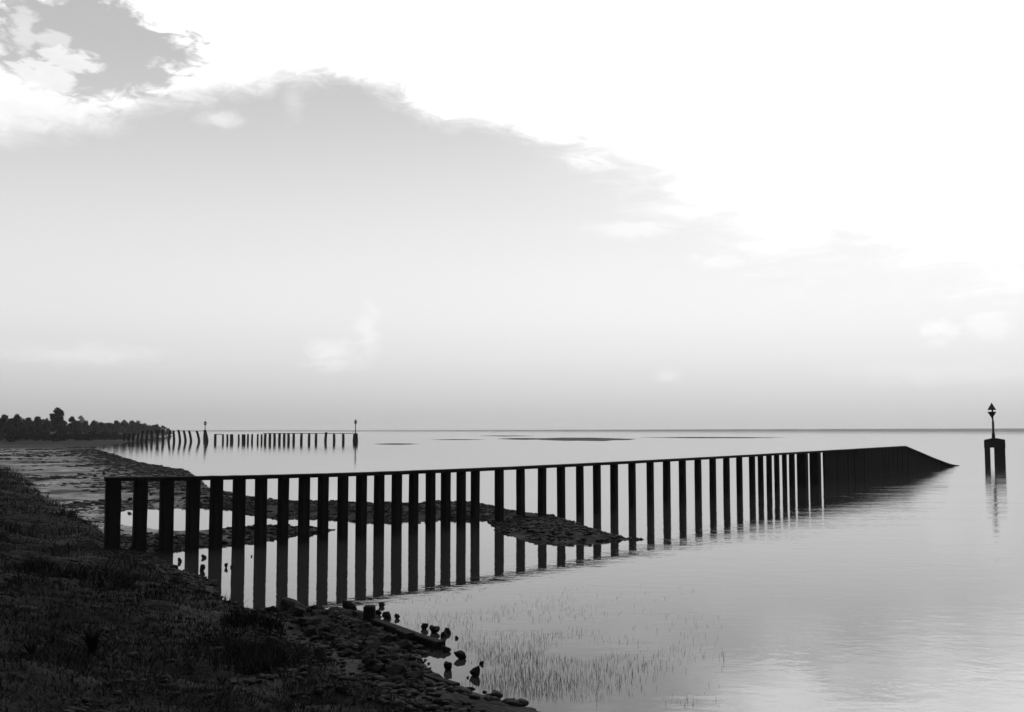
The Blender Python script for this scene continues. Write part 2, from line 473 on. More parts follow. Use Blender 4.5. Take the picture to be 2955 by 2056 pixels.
# depth along the groyne (from where it meets the water and from its level top)
dk_x = np.array([306, 700, 1000, 1370, 1775, 2035, 2200, 2376, 2608, 2752, 2800])
dk_d = np.array([21.8, 23.6, 25.3, 28.6, 34.2, 40.3, 45.2, 52.0, 65.0, 77.0, 82.0])
dcoef = np.polyfit((dk_x - 1500) / 1000, 1 / dk_d, 3)
def depth(px): return float(1 / np.polyval(dcoef, (px - 1500) / 1000))
ty_x = [306, 600, 900, 1200, 1500, 1850, 2200, 2608]; ty_y = [1378, 1373, 1367.5, 1358.5, 1347, 1329.5, 1309.5, 1288]
tcoef = np.polyfit((np.array(ty_x) - 1500) / 1000, ty_y, 3)
def top_y(px): return float(np.polyval(tcoef, (px - 1500) / 1000))
def line_pt(px):
    d = depth(px); p = at_y(px, top_y(px), d); return p      # point on the top of the capping beam
def line_dir(px):
    a, b = line_pt(px - 4), line_pt(px + 4); v = (b - a); v.z = 0; return v.normalized()

g0 = line_pt(330)
groyne = empty('timber_groyne', (g0.x, g0.y, 0))
tag(groyne, 'long black timber groyne with spaced posts under a capping beam, running into the water', 'groyne')
GO = groyne.location

def post_mesh(w, dpt, z0, z1, u, taper=0.0, seed=0):
    """squared timber, sides along direction u, a little worn"""
    v = Vector((-u.y, u.x, 0)); rings = []
    r_ = random.Random(seed)
    lean = (r_.uniform(-.012, .012), r_.uniform(-.012, .012))
    n = 5
    for i in range(n + 1):
        t = i / n; z = z0 + (z1 - z0) * t
        k = 1.0 + r_.uniform(-.025, .025)
        hw, hd = w / 2 * k, dpt / 2 * (1.0 + r_.uniform(-.025, .025))
        c = 0.16
        ring = []
        for sx, sy in ((-1, -1 + c), (-1 + c, -1), (1 - c, -1), (1, -1 + c), (1, 1 - c), (1 - c, 1), (-1 + c, 1), (-1, 1 - c)):
            p = u * (sx * hw) + v * (sy * hd)
            ring.append((p.x + lean[0] * (1 - t), p.y + lean[1] * (1 - t), z))
        rings.append(ring)
    V, Fc = loft(rings)
    return mesh('post', V, Fc)

BEAM_T, BEAM_W = 0.085, 0.30
for i, (a, b) in enumerate(spans):
    c = (a + b) / 2
    p = line_pt(c); u = line_dir(c)
    wm = (b - a) / FPX * p.y * 1.03
    view = Vector((p.x, p.y, 0)).normalized()
    ca = abs(view.dot(u)); sa = math.sqrt(1 - ca * ca)
    w = wm / (sa + ca)
    z0 = min(gz(p.x, p.y), 0) - 0.7
    link('post', post_mesh(w, w, z0, p.z - BEAM_T + 0.004, u, seed=i), M_POST, groyne, (p.x - GO.x, p.y - GO.y, 0))

def beam(px0, px1, name, y_of=None, drop=0.0, w=BEAM_W, th=BEAM_T, n=10):
    rings = []
    for i in range(n + 1):
        px = px0 + (px1 - px0) * i / n
        p = line_pt(px) if y_of is None else at_y(px, y_of(px), depth(px))
        v = line_dir(min(px, 2740)); v = Vector((-v.y, v.x, 0))
        ww = w * (1 + 0.03 * mnoise.noise((px * .05, 0, 0)))
        q = p - GO
        zz = p.z + 0.008 * mnoise.noise((px * 0.03, 1, 0)) - drop
        rings.append([(q.x + v.x * s * ww / 2, q.y + v.y * s * ww / 2, zz - dz) for s, dz in ((-1, th), (1, th), (1, .012), (.9, 0), (-.9, 0), (-1, .012))])
    V, Fc = loft(rings)
    return link(name, mesh(name, V, Fc), M_POST, groyne)
joints = [302, 470, 680, 925, 1185, 1440, 1720, 1990, 2190, 2352, 2500, 2609]
for a, b in zip(joints[:-1], joints[1:]):
    beam(a + (0.0 if a == 302 else 0.35), b - 0.35, 'capping_beam')
# closed outer end: vertical planks side by side, sloping down to the water
slope = lambda px: np.interp(px, [2609, 2690, 2735, 2756, 2800], [1288, 1322, 1339, 1343, 1346.5])
px = 2376.0; k = 0
while px < 2752:
    p = line_pt(px); u = line_dir(px)
    # pixel step for one plank of 0.3 m
    q = p + u * 0.30
    nxt = CX + FPX * q.x / q.y * 1.0
    nxt = max(px + 1.0, px + (nxt - (CX + FPX * p.x / p.y)))
    mid = (px + nxt) / 2
    pm = at_y(mid, top_y(mid) if mid < 2609 else slope(mid), depth(mid))
    zt = pm.z - BEAM_T + 0.004 + random.uniform(-.006, .006)
    wdt = 0.292
    v = Vector((-u.y, u.x, 0))
    me = post_mesh(wdt, 0.12 + random.uniform(-.015, .03), -0.7, max(zt, 0.02), u, seed=900 + k)
    me.name = 'wall_plank'
    link('wall_plank', me, M_POST, groyne, (pm.x - GO.x + v.x * random.uniform(-.012, .012), pm.y - GO.y + v.y * random.uniform(-.012, .012), 0))
    px = nxt; k += 1
beam(2609.5, 2752, 'sloping_beam', slope, w=0.34, th=0.10)
beam(2753, 2796, 'sill', slope, w=0.5, th=0.3)

# ------------------------------------------------------------------ far groyne
FD = 250.0
def far_xy(px, d=FD): return ((px - CX) / FPX * d, d)
lean_list = [(105, 115), (150, 160), (200, 200), (255, 255), (308, 300), (360, 376), (412, 402), (468, 450), (520, 500), (572, 550), (648, 622), (725, 702)]
def stake(name, x, y, top_dx, ztop, r, mat, parent=None, fork=0, loc0=(0, 0)):
    rings = []
    for t in (0, .35, .7, 1.0):
        z = -0.7 + (ztop + 0.7) * t
        dx = top_dx * max(0, (z / ztop)) ** 1.6 if z > 0 else 0
        rings.append(circle(r * (1.05 - .12 * t), z, 8, dx, 0))
    V, Fc = loft(rings)
    return mesh(name, V, Fc)
S8 = 3.28
for i, (b, tpx) in enumerate([(-60, -55), (-18, -10), (25, 30), (66, 76)] + lean_list):
    pxb = 380 + b / S8
    x, y = far_xy(pxb)
    zt = CAM_H + random.uniform(-.05, .15) if i > 3 else 1.9
    me = stake('post', x, y, (tpx - b) / S8 / FPX * FD, zt, 0.31, M_FARPOST)
    g_ = gz(x, y)
    if i == 7:        # the forked one
        o = empty('forked_post', (x, y, 0)); link('shaft', me, M_FARPOST, o)
        for s in (-1, 1):
            V, Fc = loft([circle(0.17, 1.3, 8), circle(0.16, 2.0, 8, s * .25), circle(0.14, 2.75, 8, s * .5)])
            link('prong', mesh('prong', V, Fc), M_FARPOST, o)
        tag(o, 'forked post with two prongs among the leaning posts of the far groyne', 'post')
    else:
        o = link('leaning_post', me, M_FARPOST, None, (x, y, 0))
        tag(o, 'dark bent stake at the landward end of the far groyne', 'post', 'leaning stakes of the far groyne')
fx, fy = far_xy(622)
fg = empty('timber_groyne', (fx, fy, 0))
tag(fg, 'distant row of dark posts joined by a thin rail, standing in shallow water', 'groyne')
far_posts = [800, 873, 915, 955, 1022, 1068, 1108, 1147, 1200, 1237, 1270, 1315, 1360, 1405, 1450, 1492, 1540, 1612, 1685, 1750, 1840, 1922, 2008]
thick = {955: .34, 1068: .38, 873: .2, 915: .2, 1022: .19, 1108: .2, 1147: .2, 1200: .19, 1237: .19}
for b in far_posts:
    x, y = far_xy(380 + b / S8)
    zt = 1.72 if b < 1250 else 1.85
    if b == 1840: zt = 2.2
    me = stake('post', x, y, 0.15 if b == 1840 else random.uniform(-.06, .06), zt + random.uniform(-.05, .05), 1.25 * thick.get(b, .26), M_FARPOST)
    link('post', me, M_FARPOST, fg, (x - fx, y - fy, 0))
def far_rail(b0, b1, z, th):
    x0, x1 = far_xy(380 + b0 / S8)[0] - fx, far_xy(380 + b1 / S8)[0] - fx
    V, Fc = loft([[(x, -.15, z - th), (x, .15, z - th), (x, .15, z), (x, -.15, z)] for x in (x0, x1)])
    link('rail', mesh('rail', V, Fc), M_FARPOST, fg)
far_rail(790, 862, 1.78, .16); far_rail(1250, 2105, 1.98, .14)

# ------------------------------------------------------------------ beacons
def cone_mesh(name, r, h, up=True, n=24):
    rings = [circle(r, 0, n), circle(r, .03, n), circle(0.02, h, n)] if up else [circle(0.02, 0, n), circle(r, h - .03, n), circle(r, h, n)]
    V, Fc = loft(rings); return mesh(name, V, Fc)
def box_prism(name, pts, y0, y1):
    """outline in x-z, extruded in y"""
    n = len(pts)
    V = [(a, y0, b) for a, b in pts] + [(a, y1, b) for a, b in pts]
    Fc = [tuple(range(n)), tuple(range(2 * n - 1, n - 1, -1))] + [(i, i + n, (i + 1) % n + n, (i + 1) % n) for i in range(n)]
    return mesh(name, V, Fc)

d = at_z(2866, 1339)[1]
mpp = d / FPX * 1.0
bx = (2866 - CX) * mpp
be = empty('navigation_beacon', (bx, d, 0)); be.rotation_euler.z = -math.atan2(bx, d)
tag(be, 'beacon with two black cones on a pole above a square slotted base', 'beacon')
X = lambda p: (p - 2866) * mpp
Zp = lambda p: CAM_H + (HORIZON - p) * mpp
def sheet_leg(x0, x1, name):
    # closely set vertical timbers
    n = max(2, round((x1 - x0) / 0.19)); w_ = (x1 - x0) / n
    for i in range(n):
        xa = x0 + i * w_
        me = box_prism(name, [(xa + .0008, -.8), (xa + w_ - .0008, -.8), (xa + w_ - .0008, Zp(1290)), (xa + .0008, Zp(1290))], -.57 + .03 * (i % 2) + random.uniform(-.01, .01), .55)
        link(name, me, M_IRON, be)
sheet_leg(X(2838.5), X(2853.5), 'pile'); sheet_leg(X(2863.5), X(2892.5), 'pile')
cap = box_prism('cap', [(X(2837.5), Zp(1292)), (X(2893.5), Zp(1292)), (X(2893), Zp(1269)), (X(2872), Zp(1265)), (X(2858), Zp(1265)), (X(2838), Zp(1270))], -.6, .6)
link('cap', cap, M_IRON, be)
V, Fc = loft([circle(.13, Zp(1266), 12), circle(.12, Zp(1250), 12), circle(.085, Zp(1249), 12), circle(.085, Zp(1218), 12), circle(.05, Zp(1214), 12), circle(.05, Zp(1168), 12)])
link('pole', mesh('pole', V, Fc, True), M_IRON, be, (X(2863), 0, 0))
rc = 11.5 * mpp
o = link('topmark_cone', cone_mesh('topmark_cone', rc, (1184 - 1164) * mpp, True), M_IRON, be, (X(2861), 0, Zp(1184)))
o = link('topmark_cone', cone_mesh('topmark_cone', rc, (1208 - 1189) * mpp, False), M_IRON, be, (X(2861), 0, Zp(1208)))
V, Fc = loft([circle(.035, Zp(1214), 8), circle(.03, Zp(1163), 8)])
link('topmark_rod', mesh('topmark_rod', V, Fc), M_IRON, be, (X(2861.3), 0, 0))

def small_beacon(px, d, top, base_top, w, label):
    x = (px - CX) / FPX * d; m = d / FPX
    o = empty('navigation_beacon', (x, d, 0))
    tag(o, label, 'beacon')
    zb = CAM_H + (HORIZON - base_top) * m; zt = CAM_H + (HORIZON - top) * m
    for s in (-1, 0, 1):
        V, Fc = loft([circle(w * .3, -.8, 10, s * w * .33), circle(w * .27, zb - .1, 10, s * w * .2)]); link('pile', mesh('pile', V, Fc), M_FARPOST, o)
    V, Fc = loft([circle(w * .46, zb - .25, 12), circle(w * .46, zb, 12)]); link('cap', mesh('cap', V, Fc), M_FARPOST, o)
    V, Fc = loft([circle(.12, zb, 8), circle(.09, zt - .1, 8)]); link('pole', mesh('pole', V, Fc), M_FARPOST, o)
    r_ = 5.0 * m; h_ = 7 * m
    link('topmark_cone', cone_mesh('topmark_cone', r_, h_, True, 12), M_FARPOST, o, (0, 0, zt - h_))
    link('topmark_cone', cone_mesh('topmark_cone', r_, h_, False, 12), M_FARPOST, o, (0, 0, zt - 2 * h_ - .12))
small_beacon(1027, 249, 1211, 1251, 1.15, 'small beacon on thick piles at the seaward end of the far groyne')
small_beacon(594, 330, 1215, 1241, 0.95, 'slender distant beacon rising behind the leaning posts of the far groyne')

# ------------------------------------------------------------------ stones
def stone_mesh(seed, n=9, m=6, rough=0.28):
    rings = []
    for j in range(1, m):
        th = math.pi * j / m; ring = []
        for i in range(n):
            ph = 2 * math.pi * i / n
            v = Vector((math.sin(th) * math.cos(ph), math.sin(th) * math.sin(ph), -math.cos(th)))
            k = 1 + rough * mnoise.noise(v * 1.3 + Vector((seed * 7.3, 0, 0))) * 1.8 + 0.1 * mnoise.noise(v * 4 + Vector((0, seed * 3.1, 0)))
            # a few flat cleavage planes
            for q in range(6):
                nrm = Vector((math.sin(seed * 3 + q * 2.1), math.cos(seed * 1.7 + q * 1.3), math.sin(seed + q * 4.0))).normalized()
                dd = v.dot(nrm) * k
                if dd > 0.58: k *= 0.58 / dd
            ring.append(tuple(v * k))
        rings.append(ring)
    V, Fc = loft(rings)
    return mesh('stone', V, Fc)
STONES = [stone_mesh(s) for s in range(14)]
for s in STONES: s.materials.append(M_STONE)

def place_stone(px, py, wpx, hpx, label, group=None, sink=0.35, name='stone', i=0, z=None):
    z0 = 0.0 if z is None else z
    x, y = at_z(px, py, z0)
    r_ = wpx / FPX * y / 2
    h_ = hpx / FPX * y
    o = bpy.data.objects.new(name, STONES[i % len(STONES)]); COL.objects.link(o)
    o.location = (x, y, z0 + h_ * (0.5 - sink))
    o.scale = (r_ * 1.15, r_ * random.uniform(.85, 1.2), h_ * 0.75)
    o.rotation_euler = (random.uniform(-.2, .2), random.uniform(-.2, .2), random.uniform(0, 6.28))
    tag(o, label, 'stone', group)
    return o
lone = [ # px, waterline py, width, height above water
 (1006, 1766, 46, 32, 'large rounded stone at the back edge of the rubble beside the upright stump'),
 (1102, 1751, 22, 14, 'small pointed stone in the water just right of the upright stump'),
 (1092, 1775, 26, 15, 'left stone of the pair close beside the foot of the upright stump'),
 (1116, 1786, 32, 20, 'right stone of the pair close beside the foot of the upright stump'),
 (1146, 1786, 20, 13, 'small square stone alone in the water right of the stump'),
 (1226, 1816, 26, 18, 'leftmost stone of the dark chain of stones off the rubble edge'),
 (1254, 1826, 36, 20, 'biggest middle stone of the dark chain off the rubble edge'),
 (1280, 1838, 28, 16, 'low flat stone in the chain off the rubble edge'),
 (1291, 1829, 22, 16, 'pointed stone at the right end of the dark chain'),
 (1317, 1843, 14, 7, 'tiny stone just right of the dark chain of stones'),
 (1286, 1882, 34, 16, 'wide low stone where the sunken beam ends'),
 (1330, 1902, 32, 22, 'two-humped stone right of the end of the sunken beam'),
 (1294, 1934, 34, 22, 'diamond-shaped stone alone in the shallow water near the bottom'),
 (1372, 1952, 34, 26, 'big outermost stone standing in the reeds near the bottom'),
 (1390, 1917, 18, 9, 'small low stone just above the outermost stone'),
 (1350, 1957, 9, 5, 'pebble-sized stone left of the outermost stone'),
 (1248, 1880, 12, 8, 'small stone in the shallow pocket behind the sunken beam'),
 (518, 1622, 15, 12, 'small stone in the pool under the third gap of the groyne'),
 (588, 1611, 18, 9, 'low stone in the pool, upper one below the fourth gap'),
 (584, 1648, 22, 20, 'stone in the pool, lower one below the fourth gap'),
 (652, 1639, 12, 14, 'upright small stone in the pool below the fifth gap'),
 (668, 1638, 9, 8, 'tiny stone in the pool right of the upright small stone'),
 (726, 1607, 8, 5, 'tiny lone stone in the pool below the sixth gap'),
 (275, 1377, 12, 7, 'small dark stone on the pale flat left of the groyne'),
 (300, 1370, 14, 8, 'dark stone on the flat beside the top of the first post'),
 (375, 1445, 14, 9, 'dark stone on the flat seen through the first gap of the groyne'),
 (435, 1430, 14, 7, 'dark stone on the flat seen through the second gap of the groyne'),
]
for i, (px, py, w, h, lab) in enumerate(lone):
    zz = 0.0
    if py < 1460: zz = 0.2
    place_stone(px, py, w, h, lab, sink=0.05 if h > 10 else 0.1, i=i, z=zz)

# rubble heap: many stones
rub_poly = [(640, 1722), (700, 1752), (800, 1762), (900, 1758), (1000, 1760), (1050, 1768), (1090, 1806), (1150, 1832), (1190, 1860), (1215, 1900), (1230, 1950), (1255, 1990),
            (1200, 1992), (1120, 1960), (1040, 1920), (960, 1882), (880, 1836), (800, 1796), (720, 1752)]
rub_w = [at_z(a, b, .12) for a, b in rub_poly]
rb = np.array(rub_w); lo, hi = rb.min(0), rb.max(0)
cand = rng.uniform(lo, hi, (20000, 2))
cand = cand[seg_dist(cand, rub_w) > 0.03]
placed = []
for c in cand:
    sz = random.choice((.05, .06, .07, .09, .11, .14, .20))
    if all((c[0] - q[0]) ** 2 + (c[1] - q[1]) ** 2 > (0.62 * (sz + q[2])) ** 2 for q in placed):
        placed.append((c[0], c[1], sz))
    if len(placed) >= 280: break
zz = terrain(np.array([[p[0], p[1]] for p in placed]))
for i, ((x, y, s), z) in enumerate(zip(placed, zz)):
    o = bpy.data.objects.new('rubble_stone', STONES[i % 14]); COL.objects.link(o)
    o.location = (x, y, max(z, 0) + s * 0.12)
    o.scale = (s * random.uniform(.9, 1.35), s * random.uniform(.8, 1.2), s * random.uniform(.5, .85))
    o.rotation_euler = (random.uniform(-.35, .35), random.uniform(-.35, .35), random.uniform(0, 6.28))
    tag(o, 'dark wet stone in the rubble heap at the foot of the bank', 'stone', 'stones of the rubble heap')

# small cobbles on the bars, uncountable
def cobbles():
    base_v = np.array([v.co[:] for v in stone_mesh(3, 6, 4).vertices]); sm = stone_mesh(5, 6, 4)
    base_v = np.array([v.co[:] for v in sm.vertices]); tri = []
    for p in sm.polygons:
        vs = list(p.vertices)
        for k in range(1, len(vs) - 1): tri.append((vs[0], vs[k], vs[k + 1]))
    tri = np.array(tri)
    N = 60000
    c = np.column_stack([rng.uniform(-11, 5, N), rng.uniform(10, 38, N)])
    ds = seg_dist(c, shore); db = seg_dist(c, scarp)
    bar = (ds > -0.08) & (db < -0.02) & ((c[:, 0] + 0.36 * c[:, 1] > 2.0) | (c[:, 1] < 25.0)) & (vnoise(c[:, 0], c[:, 1], 0.9, 5) > 0.34)
    c = c[bar][:9000]
    z = terrain(c)
    s = .022 + .085 * rng.uniform(0, 1, len(c)) ** 2.2
    a = rng.uniform(0, 6.28, len(c)); ca, sa = np.cos(a), np.sin(a)
    V = base_v[None] * s[:, None, None] * np.stack([rng.uniform(.8, 1.5, len(c)), rng.uniform(.8, 1.2, len(c)), rng.uniform(.45, .8, len(c))], 1)[:, None, :]
    X = V[..., 0] * ca[:, None] - V[..., 1] * sa[:, None]; Y = V[..., 0] * sa[:, None] + V[..., 1] * ca[:, None]
    V = np.stack([X + c[:, 0, None], Y + c[:, 1, None], V[..., 2] + np.maximum(z, 0)[:, None] + s[:, None] * .1], -1).reshape(-1, 3)
    Fc = (tri[None] + (np.arange(len(c)) * len(base_v))[:, None, None]).reshape(-1, 3)
    o = link('cobbles', mesh_np('cobbles', V, Fc), M_STONE); o['kind'] = 'stuff'
    tag(o, 'dark cobbles and weed lumps strewn over the low bars', 'cobbles')
cobbles()

def clods():
    sm = stone_mesh(9, 6, 4); base_v = np.array([v.co[:] for v in sm.vertices]); tri = []
    for p in sm.polygons:
        vs = list(p.vertices)
        for k in range(1, len(vs) - 1): tri.append((vs[0], vs[k], vs[k + 1]))
    tri = np.array(tri)
    N = 30000
    r_ = np.exp(rng.uniform(math.log(24), math.log(150), N)); an = rng.uniform(R(-34), R(-12), N)
    c = np.column_stack([r_ * np.sin(an), r_ * np.cos(an)])
    ds = seg_dist(c, shore); db = seg_dist(c, scarp)
    n_ = vnoise(c[:, 0], c[:, 1], 0.25, 141, 4)
    keep = (ds > 0.1) & (db < -0.1) & (rng.uniform(0, 1, N) < sstep(n_, .48, .72) * .8 + .6 * sstep(-ds, -6, -1) * (c[:, 1] > 40))
    c = c[keep][:3800]; z = terrain(c)
    s = (.03 + .10 * rng.uniform(0, 1, len(c)) ** 2) * (0.7 + c[:, 1] / 60)
    a = rng.uniform(0, 6.28, len(c)); ca, sa = np.cos(a), np.sin(a)
    V = base_v[None] * s[:, None, None] * np.array([1.7, 1.2, .45])
    X = V[..., 0] * ca[:, None] - V[..., 1] * sa[:, None]; Y = V[..., 0] * sa[:, None] + V[..., 1] * ca[:, None]
    V = np.stack([X + c[:, 0, None], Y + c[:, 1, None], V[..., 2] + z[:, None]], -1).reshape(-1, 3)
    Fc = (tri[None] + (np.arange(len(c)) * len(base_v))[:, None, None]).reshape(-1, 3)
    o = link('mud_clods', mesh_np('mud_clods', V, Fc), M_STONE); o['kind'] = 'stuff'
    tag(o, 'dark clods and weed scattered over the pale mud flat', 'clods')
clods()
def bank_clods():
    sm = stone_mesh(4, 6, 4); base_v = np.array([v.co[:] for v in sm.vertices]); tri = []
    for p in sm.polygons:
        vs = list(p.vertices)
        for k in range(1, len(vs) - 1): tri.append((vs[0], vs[k], vs[k + 1]))
    tri = np.array(tri); N = 30000
    r_ = np.exp(rng.uniform(math.log(5), math.log(40), N)); an = rng.uniform(R(-34), R(10), N)
    c = np.column_stack([r_ * np.sin(an), r_ * np.cos(an)])
    n_ = vnoise(c[:, 0], c[:, 1], 1.4, 161, 3); db = seg_dist(c, scarp)
    c = c[(db > -0.45) & (rng.uniform(0, 1, N) < sstep(n_, .5, .7) + .7 * (np.abs(db) < .4))][:4200]
    z = terrain(c); s = .010 + .045 * rng.uniform(0, 1, len(c)) ** 2.5
    a = rng.uniform(0, 6.28, len(c)); ca, sa = np.cos(a), np.sin(a)
    V = base_v[None] * s[:, None, None] * np.array([1.4, 1.1, .7])
    X = V[..., 0] * ca[:, None] - V[..., 1] * sa[:, None]; Y = V[..., 0] * sa[:, None] + V[..., 1] * ca[:, None]
    V = np.stack([X + c[:, 0, None], Y + c[:, 1, None], V[..., 2] + z[:, None] + s[:, None] * .2], -1).reshape(-1, 3)
    Fc = (tri[None] + (np.arange(len(c)) * len(base_v))[:, None, None]).reshape(-1, 3)
    o = link('earth_clods', mesh_np('earth_clods', V, Fc), M_STONE); o['kind'] = 'stuff'
    tag(o, 'small dark clods and pebbles littering the near bank', 'clods')
bank_clods()

# upright stump, sunken beam and loose timbers in the rubble
x, y = at_z(1066, 1800, 0.05)
V, Fc = loft([[(q[0] * k, q[1] * k, z) for q in ((-.075, -.06), (-.06, -.075), (.06, -.075), (.078, -.055), (.075, .06), (.055, .075), (-.06, .075), (-.075, .055))]
              for z, k in ((-.5, 1.05), (0.0, 1.03), (.2, 1.0), (.275, .97), (.287, .72))])
tag(link('stump', mesh('stump', V, Fc), M_POST, None, (x, y, 0)), 'short upright square timber stump at the far edge of the rubble', 'stump')
def timber(p0, p1, z0, z1, w, h, name, label, cat='timber'):
    a = Vector((*at_z(*p0, z0), z0)); b = Vector((*at_z(*p1, z1), z1))
    u = (b - a); L = u.length; u.normalize()
    v = Vector((-u.y, u.x, 0)).normalized(); n = u.cross(v)
    c = (a + b) / 2; rings = []
    for i in range(7):
        t = i / 6 - .5
        k = 1 + 0.06 * mnoise.noise((i * 1.7, c.x, c.y))
        ring = []
        for sx, sy in ((-1, -.8), (-.8, -1), (.8, -1), (1, -.8), (1, .8), (.8, 1), (-.8, 1), (-1, .8)):
            p = u * (t * L) + v * (sx * w / 2 * k) + n * (sy * h / 2 * k)
            ring.append(tuple(p))
        rings.append(ring)
    V, Fc = loft(rings)
    tag(link(name, mesh(name, V, Fc), M_POST, None, c), label, cat)
timber((1078, 1800), (1272, 1868), .06, .03, .13, .13, 'sunken_beam', 'straight square beam lying half sunken along the edge of the rubble')
timber((1152, 1822), (1184, 1835), .13, .12, .12, .06, 'board', 'short board resting on the sunken beam near its middle', 'board')
timber((1222, 1955), (1318, 1984), .03, .02, .09, .08, 'sunken_beam', 'thin beam lying at the waterline close to the bottom edge')

# ------------------------------------------------------------------ grass, reeds, weeds
def blades(name, pts, z, h, w, lean, mat, label, cat):
    n = len(pts); a = rng.uniform(0, 2 * np.pi, n); la = rng.uniform(0, 2 * np.pi, n)
    dx, dy = np.cos(a) * w / 2, np.sin(a) * w / 2
    lx, ly = np.cos(la) * lean * h, np.sin(la) * lean * h
    x, y = pts[:, 0], pts[:, 1]
    V = np.stack([np.stack([x - dx, y - dy, z], 1), np.stack([x + dx, y + dy, z], 1),
                  np.stack([x + dx * .8 + lx * .35, y + dy * .8 + ly * .35, z + h * .55], 1), np.stack([x - dx * .8 + lx * .35, y - dy * .8 + ly * .35, z + h * .55], 1),
                  np.stack([x + lx, y + ly, z + h], 1)], 1).reshape(-1, 3)
    b = np.arange(n)[:, None] * 5
    Fc = np.concatenate([b + np.array([[0, 1, 2]]), b + np.array([[0, 2, 3]]), b + np.array([[3, 2, 4]])])
    o = link(name, mesh_np(name, V, Fc), mat); o['kind'] = 'stuff'
    tag(o, label, cat)
    return o
N = 420000
r_ = np.exp(rng.uniform(math.log(4.5), math.log(75), N)); an = rng.uniform(R(-38), R(20), N)
pts = np.column_stack([r_ * np.sin(an), r_ * np.cos(an)])
keep = rng.uniform(0, 1, N) < 0.35 + 0.75 * sstep(vnoise(pts[:, 0], pts[:, 1], 1.0, 101, 4), .38, .68)
pts = pts[keep]
db = seg_dist(pts, scarp)
pts = pts[db > -0.05 + 0.25 * (vnoise(pts[:, 0], pts[:, 1], 1.3, 21) - .5)][:190000]
rr = np.hypot(pts[:, 0], pts[:, 1])
tall = vnoise(pts[:, 0], pts[:, 1], 1.6, 111, 4)
h = rng.uniform(.04, .10, len(pts)) * (0.55 + 1.5 * sstep(tall, .5, .78)) * (1 + 0.01 * rr)
blades('bank_grass', pts, terrain(pts) - 0.01, h, 0.0055 + 0.0006 * rr, rng.uniform(.2, .9, len(pts)), M_GRASS, 'short dark grass covering the near bank', 'grass')

N = 40000
qx = rng.uniform(880, 2120, N); qy = rng.uniform(1690, 2040, N)
dens = np.interp(qx, [880, 1000, 1300, 1600, 1750, 2120], [.2, .7, 1, .8, .3, .02]) * np.interp(qy, [1690, 1740, 1850, 1900, 2040], [.12, .3, .55, 1, .8])
W2 = np.array([at_z(a, b) for a, b in zip(qx, qy)])
dens = dens * sstep(vnoise(W2[:, 0], W2[:, 1], 1.2, 121), .42, .62)
m = (rng.uniform(0, 1, N) < dens * .8); pts = W2[m]
pts = pts[seg_dist(pts, shore) < 0.0]
h = rng.uniform(.01, .065, len(pts)) * np.interp(pts[:, 1], [10, 16], [1.2, .8])
blades('water_grass', pts, np.full(len(pts), -0.02), h + .02, 0.0035, rng.uniform(0, .35, len(pts)), M_REED, 'sparse thin grass stems standing in the shallow water', 'grass')

# weed plants on the bank, each one a rosette of arching leaves
def weed(px, py, z, h, nleaf, label):
    x, y = at_z(px, py, z)
    o = empty('weed_plant', (x, y, gz(x, y)))
    tag(o, label, 'plant')
    for k in range(nleaf):
        a = random.uniform(0, 6.28); L = h * random.uniform(.6, 1.15); w_ = L * random.uniform(.025, .05); sp = random.uniform(.1, 1.1)
        V = []; Fc = []
        for i in range(6):
            t = i / 5; rr_ = sp * L * t; zz_ = L * (t - 0.35 * t * t * (0.5 + sp))
            ww = w_ * math.sin(math.pi * min(.98, t * .85 + .12))
            c, s = math.cos(a), math.sin(a)
            V += [(c * rr_ - s * ww, s * rr_ + c * ww, zz_), (c * rr_, s * rr_, zz_ - ww * .35), (c * rr_ + s * ww, s * rr_ - c * ww, zz_)]
        for i in range(5):
            b = i * 3; Fc += [(b, b + 1, b + 4, b + 3), (b + 1, b + 2, b + 5, b + 4)]
        link('leaf', mesh('leaf', V, Fc, True), M_GRASS, o)
weed(265, 1845, .75, .34, 46, 'bushy dark weed on the lower left of the bank')
weed(150, 1830, .75, .22, 30, 'smaller weed left of the bushy dark weed on the bank')
weed(95, 1880, .8, .24, 30, 'weed at the far left edge of the bank')
weed(640, 1925, .55, .16, 26, 'low weed near the middle of the bank towards the bottom')

